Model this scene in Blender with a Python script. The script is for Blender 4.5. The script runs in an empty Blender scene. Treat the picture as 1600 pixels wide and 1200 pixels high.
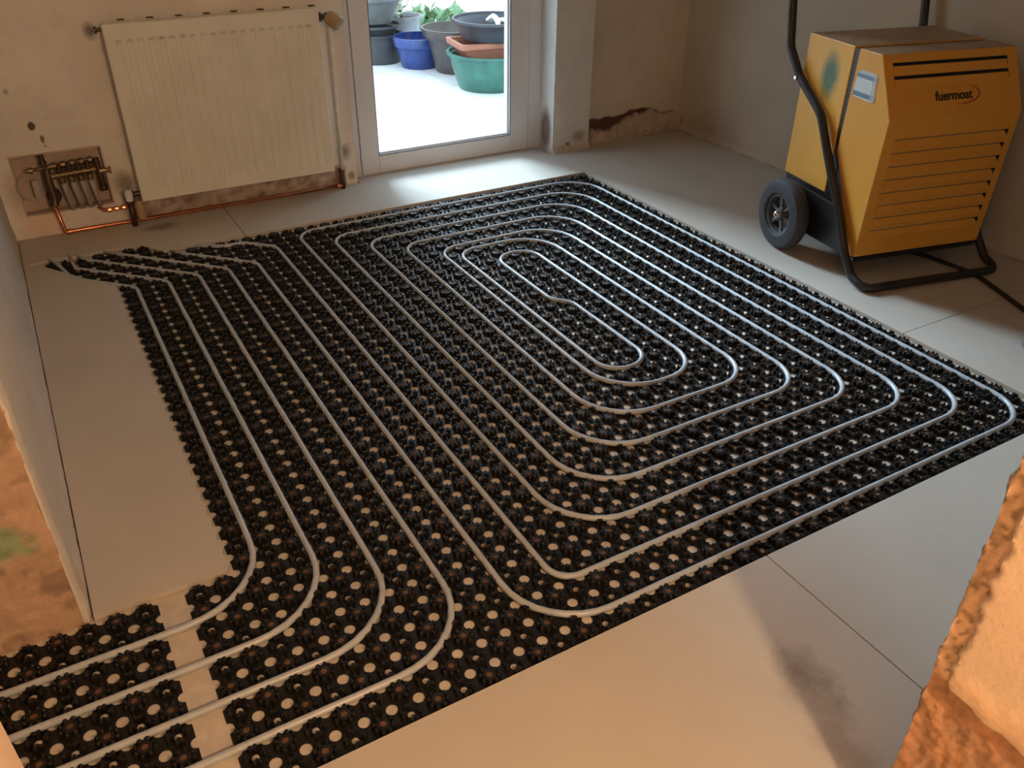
import bpy, math, random
import numpy as np
from mathutils import Matrix, Vector, noise
random.seed(7); rng = np.random.default_rng(7)
S = 0.05            # one module of the mat (50 mm) in metres; all coordinates below are in modules
sc = bpy.context.scene

# ---------------------------------------------------------------- camera
F = 1309.03; PITCH = 0.56671; ROLL = 0.009026; YAW = 0.526823
CAM = Vector((-3.633, -20.596, 24.681))
cy, sy = math.cos(YAW), math.sin(YAW)
fw = Vector((sy*math.cos(PITCH), cy*math.cos(PITCH), -math.sin(PITCH)))
rt = Vector((cy, -sy, 0)); up = rt.cross(fw)
c_, s_ = math.cos(ROLL), math.sin(ROLL)
r2 = rt*c_ + up*s_; u2 = up*c_ - rt*s_
cd = bpy.data.cameras.new('camera'); cam = bpy.data.objects.new('camera', cd)
sc.collection.objects.link(cam); sc.camera = cam
cd.sensor_width = 36; cd.lens = 36*F/1600; cd.clip_start = 0.02; cd.clip_end = 200
m = Matrix((r2, u2, -fw)).transposed().to_4x4(); m.translation = CAM*S
cam.matrix_world = m

# ---------------------------------------------------------------- world, sun, lamp, exposure
sc.view_settings.view_transform = 'Standard'; sc.view_settings.look = 'None'
sc.view_settings.gamma = 1; sc.view_settings.use_curve_mapping = False
sc.view_settings.exposure = 0.0
w = bpy.data.worlds.new('world'); sc.world = w; w.use_nodes = True
bg = w.node_tree.nodes['Background']; bg.inputs[0].default_value = (0.66, 0.83, 1, 1); bg.inputs[1].default_value = 3.0
def light(name, kind, loc, energy, col, **k):
    l = bpy.data.lights.new(name, kind); l.energy = energy; l.color = col
    for a, b in k.items(): setattr(l, a, b)
    o = bpy.data.objects.new(name, l); sc.collection.objects.link(o); o.location = Vector(loc)*S
    return o
sun = light('hazy_sun', 'SUN', (30, 90, 60), 13.0, (0.66, 0.84, 1.0), angle=math.radians(30))
SUNDIR = Vector((0.05, -math.cos(math.radians(31)), -math.sin(math.radians(31))))
sun.rotation_euler = SUNDIR.to_track_quat('-Z', 'Y').to_euler()
bulb = light('room_bulb', 'POINT', (6.3, -31.5, 29), 58, (1.0, 0.71, 0.43), shadow_soft_size=0.045)
portal = light('door_daylight', 'AREA', (30, 50.2, 21), 0, (1, 1, 1), shape='RECTANGLE', size=16*S, size_y=39*S)
portal.rotation_euler = Vector((0, -1, 0)).to_track_quat('-Z', 'Z').to_euler()
portal.data.cycles.is_portal = True

# ---------------------------------------------------------------- helpers
def tag(o, label=None, cat=None, group=None, kind=None):
    if label: o['label'] = label
    if cat: o['category'] = cat
    if group: o['group'] = group
    if kind: o['kind'] = kind
    return o
def empty(name, loc=(0, 0, 0), rz=0, **k):
    o = bpy.data.objects.new(name, None); sc.collection.objects.link(o)
    o.location = Vector(loc)*S; o.rotation_euler = (0, 0, rz); o.empty_display_size = 0.05
    return tag(o, **k)
class MB:
    def __init__(s): s.v = []; s.f = []
    def add(s, vs, fs):
        n = len(s.v); s.v += [tuple(x) for x in vs]; s.f += [tuple(i+n for i in f) for f in fs]; return s
    def box(s, x0, x1, y0, y1, z0, z1):
        v = [(x, y, z) for z in (z0, z1) for x, y in ((x0, y0), (x1, y0), (x1, y1), (x0, y1))]
        return s.add(v, [(3, 2, 1, 0), (4, 5, 6, 7), (0, 1, 5, 4), (1, 2, 6, 5), (2, 3, 7, 6), (3, 0, 4, 7)])
    def prism(s, pts, a, b, ax='z'):
        """polygon pts extruded from a to b along ax; pts are the two other axes in order"""
        def P(p, h):
            return {'z': (p[0], p[1], h), 'x': (h, p[0], p[1]), 'y': (p[0], h, p[1])}[ax]
        n = len(pts); v = [P(p, a) for p in pts]+[P(p, b) for p in pts]
        return s.add(v, [tuple(range(n))[::-1], tuple(range(n, 2*n))]+[(i, (i+1) % n, n+(i+1) % n, n+i) for i in range(n)])
    def lathe(s, prof, c=(0, 0, 0), n=32, ax='z', closed=False):
        """prof: list of (radius, height)"""
        v = []
        for r, h in prof:
            for k in range(n):
                a = 2*math.pi*k/n; p, q = r*math.cos(a), r*math.sin(a)
                v.append({'z': (c[0]+p, c[1]+q, c[2]+h), 'x': (c[0]+h, c[1]+p, c[2]+q), 'y': (c[0]+q, c[1]+h, c[2]+p)}[ax])
        f = []
        m_ = len(prof)
        for i in range(m_-1 if not closed else m_):
            j = (i+1) % m_
            for k in range(n): f.append((i*n+k, i*n+(k+1) % n, j*n+(k+1) % n, j*n+k))
        if not closed:
            f.append(tuple(range(n))[::-1]); f.append(tuple((m_-1)*n+k for k in range(n)))
        return s.add(v, f)
    def tube(s, pts, r, n=10, caps=True):
        P = [Vector(p) for p in pts]; rs = r if isinstance(r, (list, tuple)) else [r]*len(P)
        v = []; nrm = None
        for i, p in enumerate(P):
            t = (P[min(i+1, len(P)-1)]-P[max(i-1, 0)]).normalized()
            if nrm is None:
                nrm = t.orthogonal().normalized() if abs(t.z) > .9 else Vector((0, 0, 1))
            nrm = (nrm-t*nrm.dot(t)).normalized(); b = t.cross(nrm)
            for k in range(n):
                a = 2*math.pi*k/n; v.append(p+(nrm*math.cos(a)+b*math.sin(a))*rs[i])
        f = []
        for i in range(len(P)-1):
            for k in range(n): f.append((i*n+k, i*n+(k+1) % n, (i+1)*n+(k+1) % n, (i+1)*n+k))
        if caps: f.append(tuple(range(n))[::-1]); f.append(tuple((len(P)-1)*n+k for k in range(n)))
        return s.add(v, f)
    def build(s, name, mat, parent=None, smooth=None, bevel=0, attr=None, **k):
        me = bpy.data.meshes.new(name)
        me.from_pydata([(a*S, b*S, c*S) for a, b, c in s.v], [], s.f); me.update()
        import bmesh
        bm = bmesh.new(); bm.from_mesh(me); bmesh.ops.recalc_face_normals(bm, faces=bm.faces); bm.to_mesh(me); bm.free()
        if attr is not None:
            at = me.color_attributes.new('mask', 'FLOAT_COLOR', 'POINT')
            at.data.foreach_set('color', np.asarray(attr, np.float32).ravel())
        me.materials.append(mat)
        o = bpy.data.objects.new(name, me); sc.collection.objects.link(o)
        if parent: o.parent = parent
        if smooth is not None:
            me.polygons.foreach_set('use_smooth', [True]*len(me.polygons))
            if smooth: me.set_sharp_from_angle(angle=math.radians(smooth))
        if bevel:
            b = o.modifiers.new('bevel', 'BEVEL'); b.width = bevel*S; b.segments = 2; b.limit_method = 'ANGLE'
            b.angle_limit = math.radians(40)
        return tag(o, **k)
def copy_tree(o, parent=None):
    c = o.copy(); sc.collection.objects.link(c); c.parent = parent
    for ch in [x for x in bpy.data.objects if x.parent == o]: copy_tree(ch, c)
    return c
def fillet(pts, rads, seg=8):
    out = [Vector(pts[0])]
    for i in range(1, len(pts)-1):
        a, b, c = Vector(pts[i-1]), Vector(pts[i]), Vector(pts[i+1])
        u_ = (a-b).normalized(); v_ = (c-b).normalized(); ang = u_.angle(v_)
        r = rads[i-1] if isinstance(rads, (list, tuple)) else rads
        d = r/math.tan(ang/2); d = min(d, (a-b).length*.499, (c-b).length*.499); r = d*math.tan(ang/2)
        cen = b+(u_+v_).normalized()*(r/math.sin(ang/2))
        p, q = b+u_*d-cen, b+v_*d-cen
        tot = p.angle(q); axis = p.cross(q).normalized()
        for k in range(seg+1): out.append(cen+Matrix.Rotation(tot*k/seg, 3, axis) @ p)
    out.append(Vector(pts[-1])); return out

# ---- materials
class NT:
    def __init__(s, name):
        s.m = bpy.data.materials.new(name); s.m.use_nodes = True; s.t = s.m.node_tree
        s.b = s.t.nodes['Principled BSDF']; s.co = None
    def n(s, k, **kw):
        x = s.t.nodes.new(k)
        for a, b in kw.items(): setattr(x, a, b)
        return x
    def L(s, a, b): s.t.links.new(a, b)
    def obj(s):
        if s.co is None:
            s.co = s.n('ShaderNodeTexCoord').outputs['Object']
        return s.co
    def pos(s): return s.n('ShaderNodeNewGeometry').outputs['Position']
    def noise(s, scale, det=4, rough=.55, vec=None, dist=0):
        x = s.n('ShaderNodeTexNoise'); x.inputs['Scale'].default_value = scale; x.inputs['Detail'].default_value = det
        x.inputs['Roughness'].default_value = rough; x.inputs['Distortion'].default_value = dist
        s.L(vec if vec is not None else s.obj(), x.inputs['Vector']); return x.outputs['Fac']
    def ramp(s, fac, stops):
        x = s.n('ShaderNodeValToRGB'); s.L(fac, x.inputs[0]); e = x.color_ramp.elements
        while len(e) < len(stops): e.new(.5)
        for q, (p, c) in zip(e, stops): q.position = p; q.color = (*c, 1) if len(c) == 3 else c
        return x.outputs[0]
    def mix(s, fac, a, b, mode='MIX'):
        x = s.n('ShaderNodeMix', data_type='RGBA', blend_type=mode)
        for sock, v in ((x.inputs[0], fac), (x.inputs[6], a), (x.inputs[7], b)):
            if isinstance(v, (int, float)): sock.default_value = v
            elif isinstance(v, tuple): sock.default_value = (*v, 1)
            else: s.L(v, sock)
        return x.outputs[2]
    def math(s, op, a, b=0, clamp=False):
        x = s.n('ShaderNodeMath', operation=op, use_clamp=clamp)
        for sock, v in ((x.inputs[0], a), (x.inputs[1], b)):
            if isinstance(v, (int, float)): sock.default_value = v
            else: s.L(v, sock)
        return x.outputs[0]
    def blob(s, c, rad, soft=.3, scale=(1, 1, 1), wob=0.0, wscale=8):
        """1 inside an ellipsoid about c (modules), fading out, edge broken by noise"""
        x = s.n('ShaderNodeVectorMath', operation='SUBTRACT'); s.L(s.pos(), x.inputs[0]); x.inputs[1].default_value = Vector(c)*S
        y = s.n('ShaderNodeVectorMath', operation='MULTIPLY'); s.L(x.outputs[0], y.inputs[0]); y.inputs[1].default_value = scale
        z = s.n('ShaderNodeVectorMath', operation='LENGTH'); s.L(y.outputs[0], z.inputs[0])
        d = z.outputs['Value']
        if wob: d = s.math('ADD', d, s.math('MULTIPLY', s.math('SUBTRACT', s.noise(wscale, 5, .65, s.pos()), .5), wob*S))
        r = s.n('ShaderNodeMapRange'); s.L(d, r.inputs[0]); r.inputs[1].default_value = rad*S*(1-soft); r.inputs[2].default_value = rad*S
        r.inputs[3].default_value = 1; r.inputs[4].default_value = 0; return r.outputs[0]
    def color(s, c):
        if isinstance(c, tuple): s.b.inputs['Base Color'].default_value = (*c, 1)
        else: s.L(c, s.b.inputs['Base Color'])
        return s
    def set(s, rough=.6, metal=0, bump=None, bstr=.3, bdist=.002, spec=None, coat=None):
        if isinstance(rough, (int, float)): s.b.inputs['Roughness'].default_value = rough
        else: s.L(rough, s.b.inputs['Roughness'])
        s.b.inputs['Metallic'].default_value = metal
        if spec is not None: s.b.inputs['Specular IOR Level'].default_value = spec
        if coat: s.b.inputs['Coat Weight'].default_value = coat
        if bump is not None:
            x = s.n('ShaderNodeBump'); x.inputs['Strength'].default_value = bstr; x.inputs['Distance'].default_value = bdist
            s.L(bump, x.inputs['Height']); s.L(x.outputs[0], s.b.inputs['Normal'])
        return s
def simple(name, col, rough=.5, metal=0, var=.12, scale=25, bump=0, **k):
    t = NT(name); f = t.noise(scale)
    lo = tuple(x*(1-var) for x in col); hi = tuple(min(1, x*(1+var)) for x in col)
    t.color(t.ramp(f, [(.3, lo), (.7, hi)])); t.set(rough, metal, bump=f if bump else None, bstr=bump, **k)
    return t.m
def plaster(name, base, stain=(.16, .07, .045), patch=(.55, .45, .36), blobs=(), gscale=3.0, bstr=.25, speck=.5):
    t = NT(name); P = t.pos()
    n1 = t.noise(gscale, 5, .6, P); n2 = t.noise(gscale*6, 5, .6, P); n3 = t.noise(120, 2, .5, P)
    lo = tuple(x*.86 for x in base)
    c = t.ramp(n1, [(.3, lo), (.65, base)])
    c = t.mix(t.math('MULTIPLY', t.ramp(n2, [(.5, (0, 0, 0)), (.75, (1, 1, 1))]), .3), c, patch)
    for (cc, rad, soft, scl, wob, col, k) in blobs:
        c = t.mix(t.math('MULTIPLY', t.blob(cc, rad, soft, scl, wob, 14), k), c, col)
    a = t.n('ShaderNodeVertexColor', layer_name='mask'); sp = t.n('ShaderNodeSeparateColor'); t.L(a.outputs['Color'], sp.inputs[0])
    st = t.ramp(n2, [(.3, tuple(x*.6 for x in stain)), (.7, tuple(min(1, x*1.5) for x in stain))])
    c = t.mix(sp.outputs[0], c, st)
    c = t.mix(sp.outputs[1], c, t.ramp(n2, [(.35, tuple(x*.75 for x in patch)), (.6, patch)]))
    c = t.mix(sp.outputs[2], c, (.05, .035, .025))
    t.color(c); h = t.math('ADD', n2, t.math('MULTIPLY', n3, .4))
    t.set(.92, 0, bump=h, bstr=bstr, bdist=.004, spec=.2); return t.m

BOARD = (.57, .525, .46)
def board_mat(name, blobs=()):
    t = NT(name); P = t.pos(); n1 = t.noise(3.5, 5, .6, P); n2 = t.noise(60, 3, .6, P); n3 = t.noise(230, 2, .5, P)
    c = t.ramp(n1, [(.3, tuple(x*.9 for x in BOARD)), (.7, BOARD)])
    c = t.mix(t.math('MULTIPLY', t.ramp(n3, [(.66, (0, 0, 0)), (.72, (1, 1, 1))]), .35), c, (.42, .33, .25))
    c = t.mix(t.math('MULTIPLY', t.ramp(n2, [(.66, (0, 0, 0)), (.8, (1, 1, 1))]), .35), c, (.70, .62, .52))
    for (cc, rad, soft, scl, wob, col, k) in blobs:
        c = t.mix(t.math('MULTIPLY', t.blob(cc, rad, soft, scl, wob, 10), k), c, col)
    t.color(c).set(.62, 0, bump=n3, bstr=.08, bdist=.001, spec=.35); return t.m

M = {}
M['board'] = board_mat('floor_board_beige', [
    ((14.9, -9.7, .25), 1.0, .8, (1, .55, 1), 2.2, (.20, .17, .14), .55), ((15.5, -8.9, .25), .8, .8, (1, .5, 1), 2.0, (.22, .19, .16), .5),
    ((14.0, -11.8, .25), .9, .8, (1, .6, 1), 2.0, (.24, .2, .17), .45), ((3.4, 45.0, .25), 1.0, .7, (.6, 1, 1), 1.0, (.17, .12, .09), .7),
    ((-1.0, 45.2, .25), 2.0, .7, (.6, 1, 1), 3.0, (.62, .47, .34), .6), ((42.0, 10.5, .25), 1.0, .8, (1, .5, 1), 1.0, (.3, .26, .22), .4),
    ((50, 3, .25), 3, .8, (1, .5, 1), 3.0, (.4, .34, .27), .35)])
M['slab'] = simple('floor_slab_beige', (.60, .53, .45), .8, scale=30)
M['gap'] = simple('dark_joint', (.04, .028, .02), .9)
M['mat'] = None
t = NT('black_mat_plastic'); f = t.noise(90, 2)
t.color(t.ramp(f, [(.35, (.007, .0062, .006)), (.7, (.016, .0145, .014))])).set(t.ramp(t.noise(200, 2), [(.3, (.36,)*3), (.7, (.55,)*3)]), spec=.38); M['mat'] = t.m; M['hole_disc'] = simple('shaded_hole_brown', (.13, .062, .03), .8)  # brown disc colour paints the shade inside the raised stud holes
t = NT('white_pipe_plastic'); f = t.noise(30, 2); t.color(t.ramp(f, [(.3, (.40, .44, .48)), (.7, (.48, .52, .56))])).set(.30, spec=.5); M['pipe'] = t.m
M['white_paint'] = simple('white_door_paint', (.74, .76, .78), .35, var=.04, scale=4)
M['rad'] = None
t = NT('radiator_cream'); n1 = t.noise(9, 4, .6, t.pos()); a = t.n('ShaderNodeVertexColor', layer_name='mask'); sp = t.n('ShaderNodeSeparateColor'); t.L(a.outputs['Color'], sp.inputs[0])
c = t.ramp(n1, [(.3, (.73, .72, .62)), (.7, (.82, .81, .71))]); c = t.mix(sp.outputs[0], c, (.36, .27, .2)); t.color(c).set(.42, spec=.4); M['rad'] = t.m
M['rad_plain'] = simple('radiator_cream_edge', (.72, .68, .55), .45)
M['copper'] = simple('copper_pipe', (.75, .30, .16), .3, 1.0, var=.3, scale=15)
M['brass'] = simple('brass_fitting', (.26, .19, .11), .5, 1.0, var=.3, scale=30)
M['dark_metal'] = simple('dark_bronze_fitting', (.10, .065, .045), .4, .7, var=.3)
M['valve_beige'] = simple('aged_beige_plastic', (.42, .30, .17), .5)
M['grey_pipe'] = simple('grey_barrier_pipe', (.42, .39, .36), .45)
M['black_metal'] = simple('black_frame_metal', (.018, .017, .017), .38, 0, var=.4, scale=60)
M['rubber'] = simple('tyre_rubber', (.042, .045, .052), .7, var=.2)
M['rim'] = simple('grey_wheel_rim', (.16, .16, .165), .35, .5)
M['chrome'] = simple('chrome_hub_cap', (.6, .6, .62), .2, 1.0)
M['blackhole'] = simple('dark_opening', (.006, .005, .005), .9)
M['louvre_shade'] = simple('painted_louvre_shade', (.24, .17, .10), .8)  # darker tone for the shadow lines of the louvres
M['cord'] = simple('black_cord_rubber', (.02, .016, .015), .5)
M['ceiling'] = simple('ceiling_white', (.55, .52, .47), .9)
t = NT('patio_paving'); bt = t.n('ShaderNodeTexBrick'); t.L(t.pos(), bt.inputs[0]); bt.inputs['Scale'].default_value = 1.0
bt.inputs['Color1'].default_value = (.80, .79, .76, 1); bt.inputs['Color2'].default_value = (.76, .75, .72, 1); bt.inputs['Mortar'].default_value = (.62, .61, .58, 1)
bt.inputs['Brick Width'].default_value = .6; bt.inputs['Row Height'].default_value = .6; bt.inputs['Mortar Size'].default_value = .006
t.color(bt.outputs[0]).set(.9); M['patio'] = t.m
t = NT('garden_brick'); mp = t.n('ShaderNodeMapping'); mp.inputs['Rotation'].default_value = (math.pi/2, 0, 0); t.L(t.pos(), mp.inputs[0])
bt = t.n('ShaderNodeTexBrick'); t.L(mp.outputs[0], bt.inputs[0]); bt.inputs['Scale'].default_value = 1.0
bt.inputs['Color1'].default_value = (.86, .66, .60, 1); bt.inputs['Color2'].default_value = (.88, .74, .69, 1); bt.inputs['Mortar'].default_value = (.9, .88, .85, 1)
bt.inputs['Brick Width'].default_value = .225; bt.inputs['Row Height'].default_value = .075; bt.inputs['Mortar Size'].default_value = .01
t.color(bt.outputs[0]).set(.9); M['brick'] = t.m
def glazed(name, col, rough=.35, **k): return simple(name, col, rough, 0, var=.25, scale=12, **k)
t = NT('door_glass'); tr = t.n('ShaderNodeBsdfTransparent'); tr.inputs[0].default_value = (.95, .97, .97, 1)
gl = t.n('ShaderNodeBsdfGlossy'); gl.inputs['Roughness'].default_value = .02; mx = t.n('ShaderNodeMixShader'); mx.inputs[0].default_value = .05
t.L(tr.outputs[0], mx.inputs[1]); t.L(gl.outputs[0], mx.inputs[2]); t.L(mx.outputs[0], t.t.nodes['Material Output'].inputs[0]); M['glass'] = t.m

# ---------------------------------------------------------------- room shell
ZF = .28; ZC = 47
BACK = 47.3
st = dict(kind='structure')
MB().box(-16, 56.5, -46, 50.2, -1.2, 0).build('floor', M['slab'], **st)
MB().box(-16, 56.5, -46, 50.6, ZC, ZC+2).build('ceiling', M['ceiling'], **st)

def fbm(x, y, z=0, o=4):
    v = 0; a = .5; f = 1
    for _ in range(o): v += a*noise.noise(Vector((x*f, y*f, z*f+3.1))); a *= .5; f *= 2
    return v*1.6
def rough_wall(name, mat, us, vs, P, fn, back=None, **k):
    """grid surface: P(u,v,d) gives the point; fn(u,v) -> (depth, (r,g,b) mask)"""
    mb = MB(); at = []
    for v in vs:
        for u in us:
            d, mk = fn(u, v); mb.v.append(P(u, v, d)); at.append((*mk, 1))
    nu = len(us)
    for j in range(len(vs)-1):
        for i in range(nu-1): mb.f.append((j*nu+i, j*nu+i+1, (j+1)*nu+i+1, (j+1)*nu+i))
    if back is not None:      # closed slab: outline ring pushed to the wall's far side
        ring = [(0, i) for i in range(nu)]+[(j, nu-1) for j in range(1, len(vs))]+[(len(vs)-1, i) for i in range(nu-2, -1, -1)]+[(j, 0) for j in range(len(vs)-2, 0, -1)]
        n0 = len(mb.v); fr = [j*nu+i for j, i in ring]
        for j, i in ring: mb.v.append(back(us[i], vs[j])); at.append((0, 0, 0, 1))
        n = len(ring)
        for a in range(n): mb.f.append((fr[a], fr[(a+1) % n], n0+(a+1) % n, n0+a))
        mb.f.append(tuple(range(n0, n0+n)))
    o = mb.build(name, mat, smooth=0, attr=at, **k)
    o.data.set_sharp_from_angle(angle=math.radians(50))
    return o
def lin(a, b, st): n = max(1, int(round((b-a)/st))); return [a+(b-a)*i/n for i in range(n+1)]
def sstep(a, b, x): t_ = min(1, max(0, (x-a)/(b-a))); return t_*t_*(3-2*t_)

WARM = (.66, .56, .44)
M['wall_back'] = plaster('plaster_back_left', (.84, .80, .73), stain=(.20, .085, .05), patch=(.60, .48, .37), blobs=[
    ((-3.2, BACK, 8.2), .28, .4, (1, 1, .8), .3, (.07, .045, .03), .9), ((-2.75, BACK, 7.2), .28, .5, (1.6, 1, .7), .3, (.1, .06, .04), .8),
    ((-2.7, BACK, 6.75), .12, .4, (1, 1, 1), .2, (.1, .06, .04), .7), ((-4.1, BACK, 10.6), .2, .6, (1, 1, .8), .4, (.25, .18, .13), .6),
    ((2.0, BACK, 14.0), .55, .8, (1, 1, .7), .5, (.13, .11, .1), .8), ((1.9, BACK, 3.2), 1.0, .7, (1, 1, .7), .8, (.14, .09, .05), .7),
    ((19.3, BACK, 3.1), .75, .8, (1, 1, .8), .9, (.10, .085, .07), .75), ((19.7, BACK, 1.0), .5, .6, (1.2, 1, 1), .6, (.2, .12, .08), .7),
    ((-4.5, BACK, 1.2), 1.6, .8, (1, 1, .8), 2, (.78, .56, .42), .8), ((-5.3, BACK, 3.6), 1.6, .8, (1.5, 1, .8), 1.5, (.30, .19, .11), .5),
    ((20.0, BACK, 8.5), 2.5, .9, (2.0, 1, .4), 1, (.62, .56, .50), .5)])
def back_left(u, v):
    band = sstep(1.2, 2.2, u+fbm(u*.5, v*.5))*(1-sstep(18.2, 18.9, u))
    top = 2.0+.5*fbm(u*.6, 5)+(.4 if u < 6 else 0)
    s_ = band*(1-sstep(top-.15, top+.1, v))*sstep(.15, .35, v)
    d = .18*s_ + .03*fbm(u*.7, v*.7)
    r = s_*(.55+.6*fbm(u*.9, v*1.1, 2)); r = min(1, max(0, r))
    g = s_*.8*sstep(.0, .25, fbm(u*.6+7, v*.8))
    rz = sstep(.55, .65, 1-abs(u-18.75)/1.0)*(1-sstep(1.6, 2.1, v))
    return d+.1*rz, (max(r, rz*.85), min(1, g*(1-rz)), .25*s_*sstep(.1, .4, fbm(u*1.3, v*1.5, 9)))
# the cabinet recess x -5.3..0.8, z 1.85..6.25 is a hole in this wall: build the wall in panels round it
def bl_panel(name, u0, u1, v0, v1, step):
    return rough_wall(name, M['wall_back'], lin(u0, u1, step), lin(v0, v1, step), lambda u, v, d: (u, BACK+d, v), back_left,
                      back=lambda u, v: (u, 49.6, v), **st)
RX0, RX1, RZ0, RZ1 = -5.25, .85, 1.85, 6.3
mb = MB(); at = []
def add_panel(u0, u1, v0, v1, step):
    us, vs = lin(u0, u1, step), lin(v0, v1, step); n0 = len(mb.v); nu = len(us)
    for v in vs:
        for u in us: d, mk = back_left(u, v); mb.v.append((u, BACK+d, v)); at.append((*mk, 1))
    for j in range(len(vs)-1):
        for i in range(nu-1): a = n0+j*nu+i; mb.f.append((a, a+1, a+nu+1, a+nu))
DX0, DX1 = 20.2, 39.5
add_panel(-6.5, RX0, 0, 15, .25); add_panel(RX0, RX1, 0, RZ0, .2); add_panel(RX0, RX1, RZ1, 15, .3); add_panel(RX1, DX0, 0, 2.6, .12)
add_panel(RX1, DX0, 2.6, 15, .4); add_panel(-6.5, DX0, 15, ZC, 4)
def plain(x0, x1, y0, y1, z0, z1):
    n0 = len(mb.v); mb.box(x0, x1, y0, y1, z0, z1); at.extend([(0, 0, 0, 1)]*(len(mb.v)-n0))
plain(-6.5, RX0, BACK+.3, 50, 0, ZC); plain(RX1, DX0, BACK+.3, 50, 0, ZC); plain(RX0, RX1, BACK+.3, 50, 0, RZ0); plain(RX0, RX1, BACK+.3, 50, RZ1, ZC)
plain(RX0, RX1, 49.5, 50, RZ0, RZ1); plain(DX0-.02, DX0, BACK-.02, 50, 0, ZC); plain(DX0, DX1, BACK, 50, 41.2, ZC)
mb.build('wall_back', M['wall_back'], smooth=40, attr=at, **st)

# back wall right of the door: pier, then set-back wall with torn plaster over brick
PIERY = 46.3
M['wall_pier'] = plaster('plaster_pier_grey', (.78, .79, .76), stain=(.17, .07, .05), patch=(.62, .52, .42), blobs=[
    ((39.5, 47.6, 2.2), 1.4, .5, (1, 1.2, .55), .4, (.17, .085, .06), .85), ((41.2, PIERY, .95), .35, .6, (.8, 1, 1), .3, (.09, .05, .03), .8),
    ((42.4, PIERY, 1.6), .8, .8, (.7, 1, 1.2), .9, (.22, .14, .1), .6), ((40.6, PIERY, .55), .22, .4, (1, 1, .7), .1, (.05, .03, .02), .9)])
def pier(u, v): return .04*fbm(u*.8, v*.8)-.35*(1-sstep(.3, .9+.3*fbm(u, 1), v)), (0, .7*(1-sstep(.5, 1.1, v)), 0)
rough_wall('wall_back_pier', M['wall_pier'], lin(DX1, 43.6, .2), lin(0, 14, .2)+[ZC], lambda u, v, d: (u, PIERY+d, v), pier, back=lambda u, v: (u, 50, v), **st)
M['wall_back_right'] = plaster('plaster_back_right', (.75, .67, .55), stain=(.12, .045, .03), patch=(.56, .45, .35), speck=1)
def backr(u, v):
    top = 2.55+.35*fbm(u*.5, 3)+.3*sstep(48, 50, u)-.7*sstep(51, 54.5, u); bot = 1.35+.7*fbm(u*.7, 8)+1.0*sstep(47, 49.5, u)*(1-.2*sstep(52, 55, u))-1.0*(1-sstep(43.5, 45, u))
    brick = sstep(bot-.1, bot+.12, v)*(1-sstep(top-.12, top+.12, v))
    mort = 1-sstep(bot-.15, bot+.1, v)
    d = .4*brick-(.75-.35*v/1.5)*mort*(.8+.5*fbm(u*1.5, v*1.5))+.03*fbm(u, v)
    g = mort; b = 0
    if v < .35: b = .5*sstep(.1, .4, fbm(u*1.1, 2.2))
    return d, (brick*.95, g*.85, b)
rough_wall('wall_back_right', M['wall_back_right'], lin(43.6, 55.6, .15), lin(0, 4, .12)+lin(4.5, 14, 1)+[ZC], lambda u, v, d: (u, 47.3+d, v), backr, back=lambda u, v: (u, 50, v), **st)
# right wall
M['wall_right'] = plaster('plaster_right_grey', (.56, .50, .40), stain=(.2, .1, .06), patch=(.50, .42, .33), blobs=[
    ((55.4, 42, 1.5), 2.4, .9, (1, .5, 1.0), 1.4, (.36, .23, .16), .5), ((55.4, 47, 1.2), .5, .7, (1, 1, 1), .4, (.2, .12, .08), .7)])
def wr(u, v):
    low = 1-sstep(.35, .75+.35*fbm(u*.4, 2), v)
    return -.25*low+.03*fbm(u*.4, v*.6), (0, .7*low, .75*(1-sstep(.28, .36, v))*sstep(-.15, .25, fbm(u*.35, 6)))
rough_wall('wall_right', M['wall_right'], lin(-14, 47.6, .25), lin(.1, 2, .12)+lin(3, 15, 1.5)+[ZC], lambda u, v, d: (55.5+d, u, v), wr, back=lambda u, v: (57, u, v), **st)
# left wall with the doorway reveal
M['wall_left'] = plaster('plaster_left_grey', (.72, .67, .60), stain=(.35, .2, .12), patch=(.66, .53, .42), blobs=[
    ((-6.4, 21.5, 2.0), .45, .5, (1, .8, .9), .35, (.80, .62, .45), .9), ((-6.4, 13.6, 2.3), .25, .5, (1, .7, .8), .2, (.80, .62, .45), .9),
    ((-6.4, 7.2, 1.0), .8, .7, (1, .8, .8), .9, (.62, .47, .35), .8)])
def wl(u, v):
    low = 1-sstep(.5, 1.6, v)
    return -.10*low+.06*fbm(u*.5, v*.5)+.05*fbm(u*1.7, v*1.7), (0, .35*low*sstep(-.2, .3, fbm(u*.6, v)), .0)
JY = 6.08
# far part of left wall + its door reveal (faces the camera): bare pinkish plaster with old green paint
M['reveal'] = plaster('plaster_reveal_bare', (.56, .39, .27), stain=(.22, .33, .19), patch=(.60, .40, .30), gscale=5, bstr=.5)
def gmask(u, v):
    x, z = u, v
    a = 1-sstep(.75, 1.0, math.hypot((x+8.2)/1.6, (z-4.75+.25*(x+8))/.95)+.35*fbm(x*1.3, z*1.3))
    b = 1-sstep(.8, 1.0, math.hypot((x+9.5)/.7, (z-7.9)/.8)+.3*fbm(x*2, z*2))
    return max(a, b)
def rv(u, v):
    return .12*fbm(u*.8, v*.8)+.05*fbm(u*3, v*3), (gmask(u, v)*.85, .7*sstep(-.1, .3, fbm(u*.9, v*.7, 4)), .35*sstep(.15, .4, fbm(u*.8+4, v*1.1, 6)))
mbw = rough_wall('wall_left', M['wall_left'], lin(JY, 20, .25)+lin(21, 47.6, .8), lin(.12, 16, .3)+[ZC], lambda u, v, d: (-6.35-d-(.12*max(0, 1-(u-JY)/.5)**2), u, v), wl, back=lambda u, v: (-6.55, u, v), **st)
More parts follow.
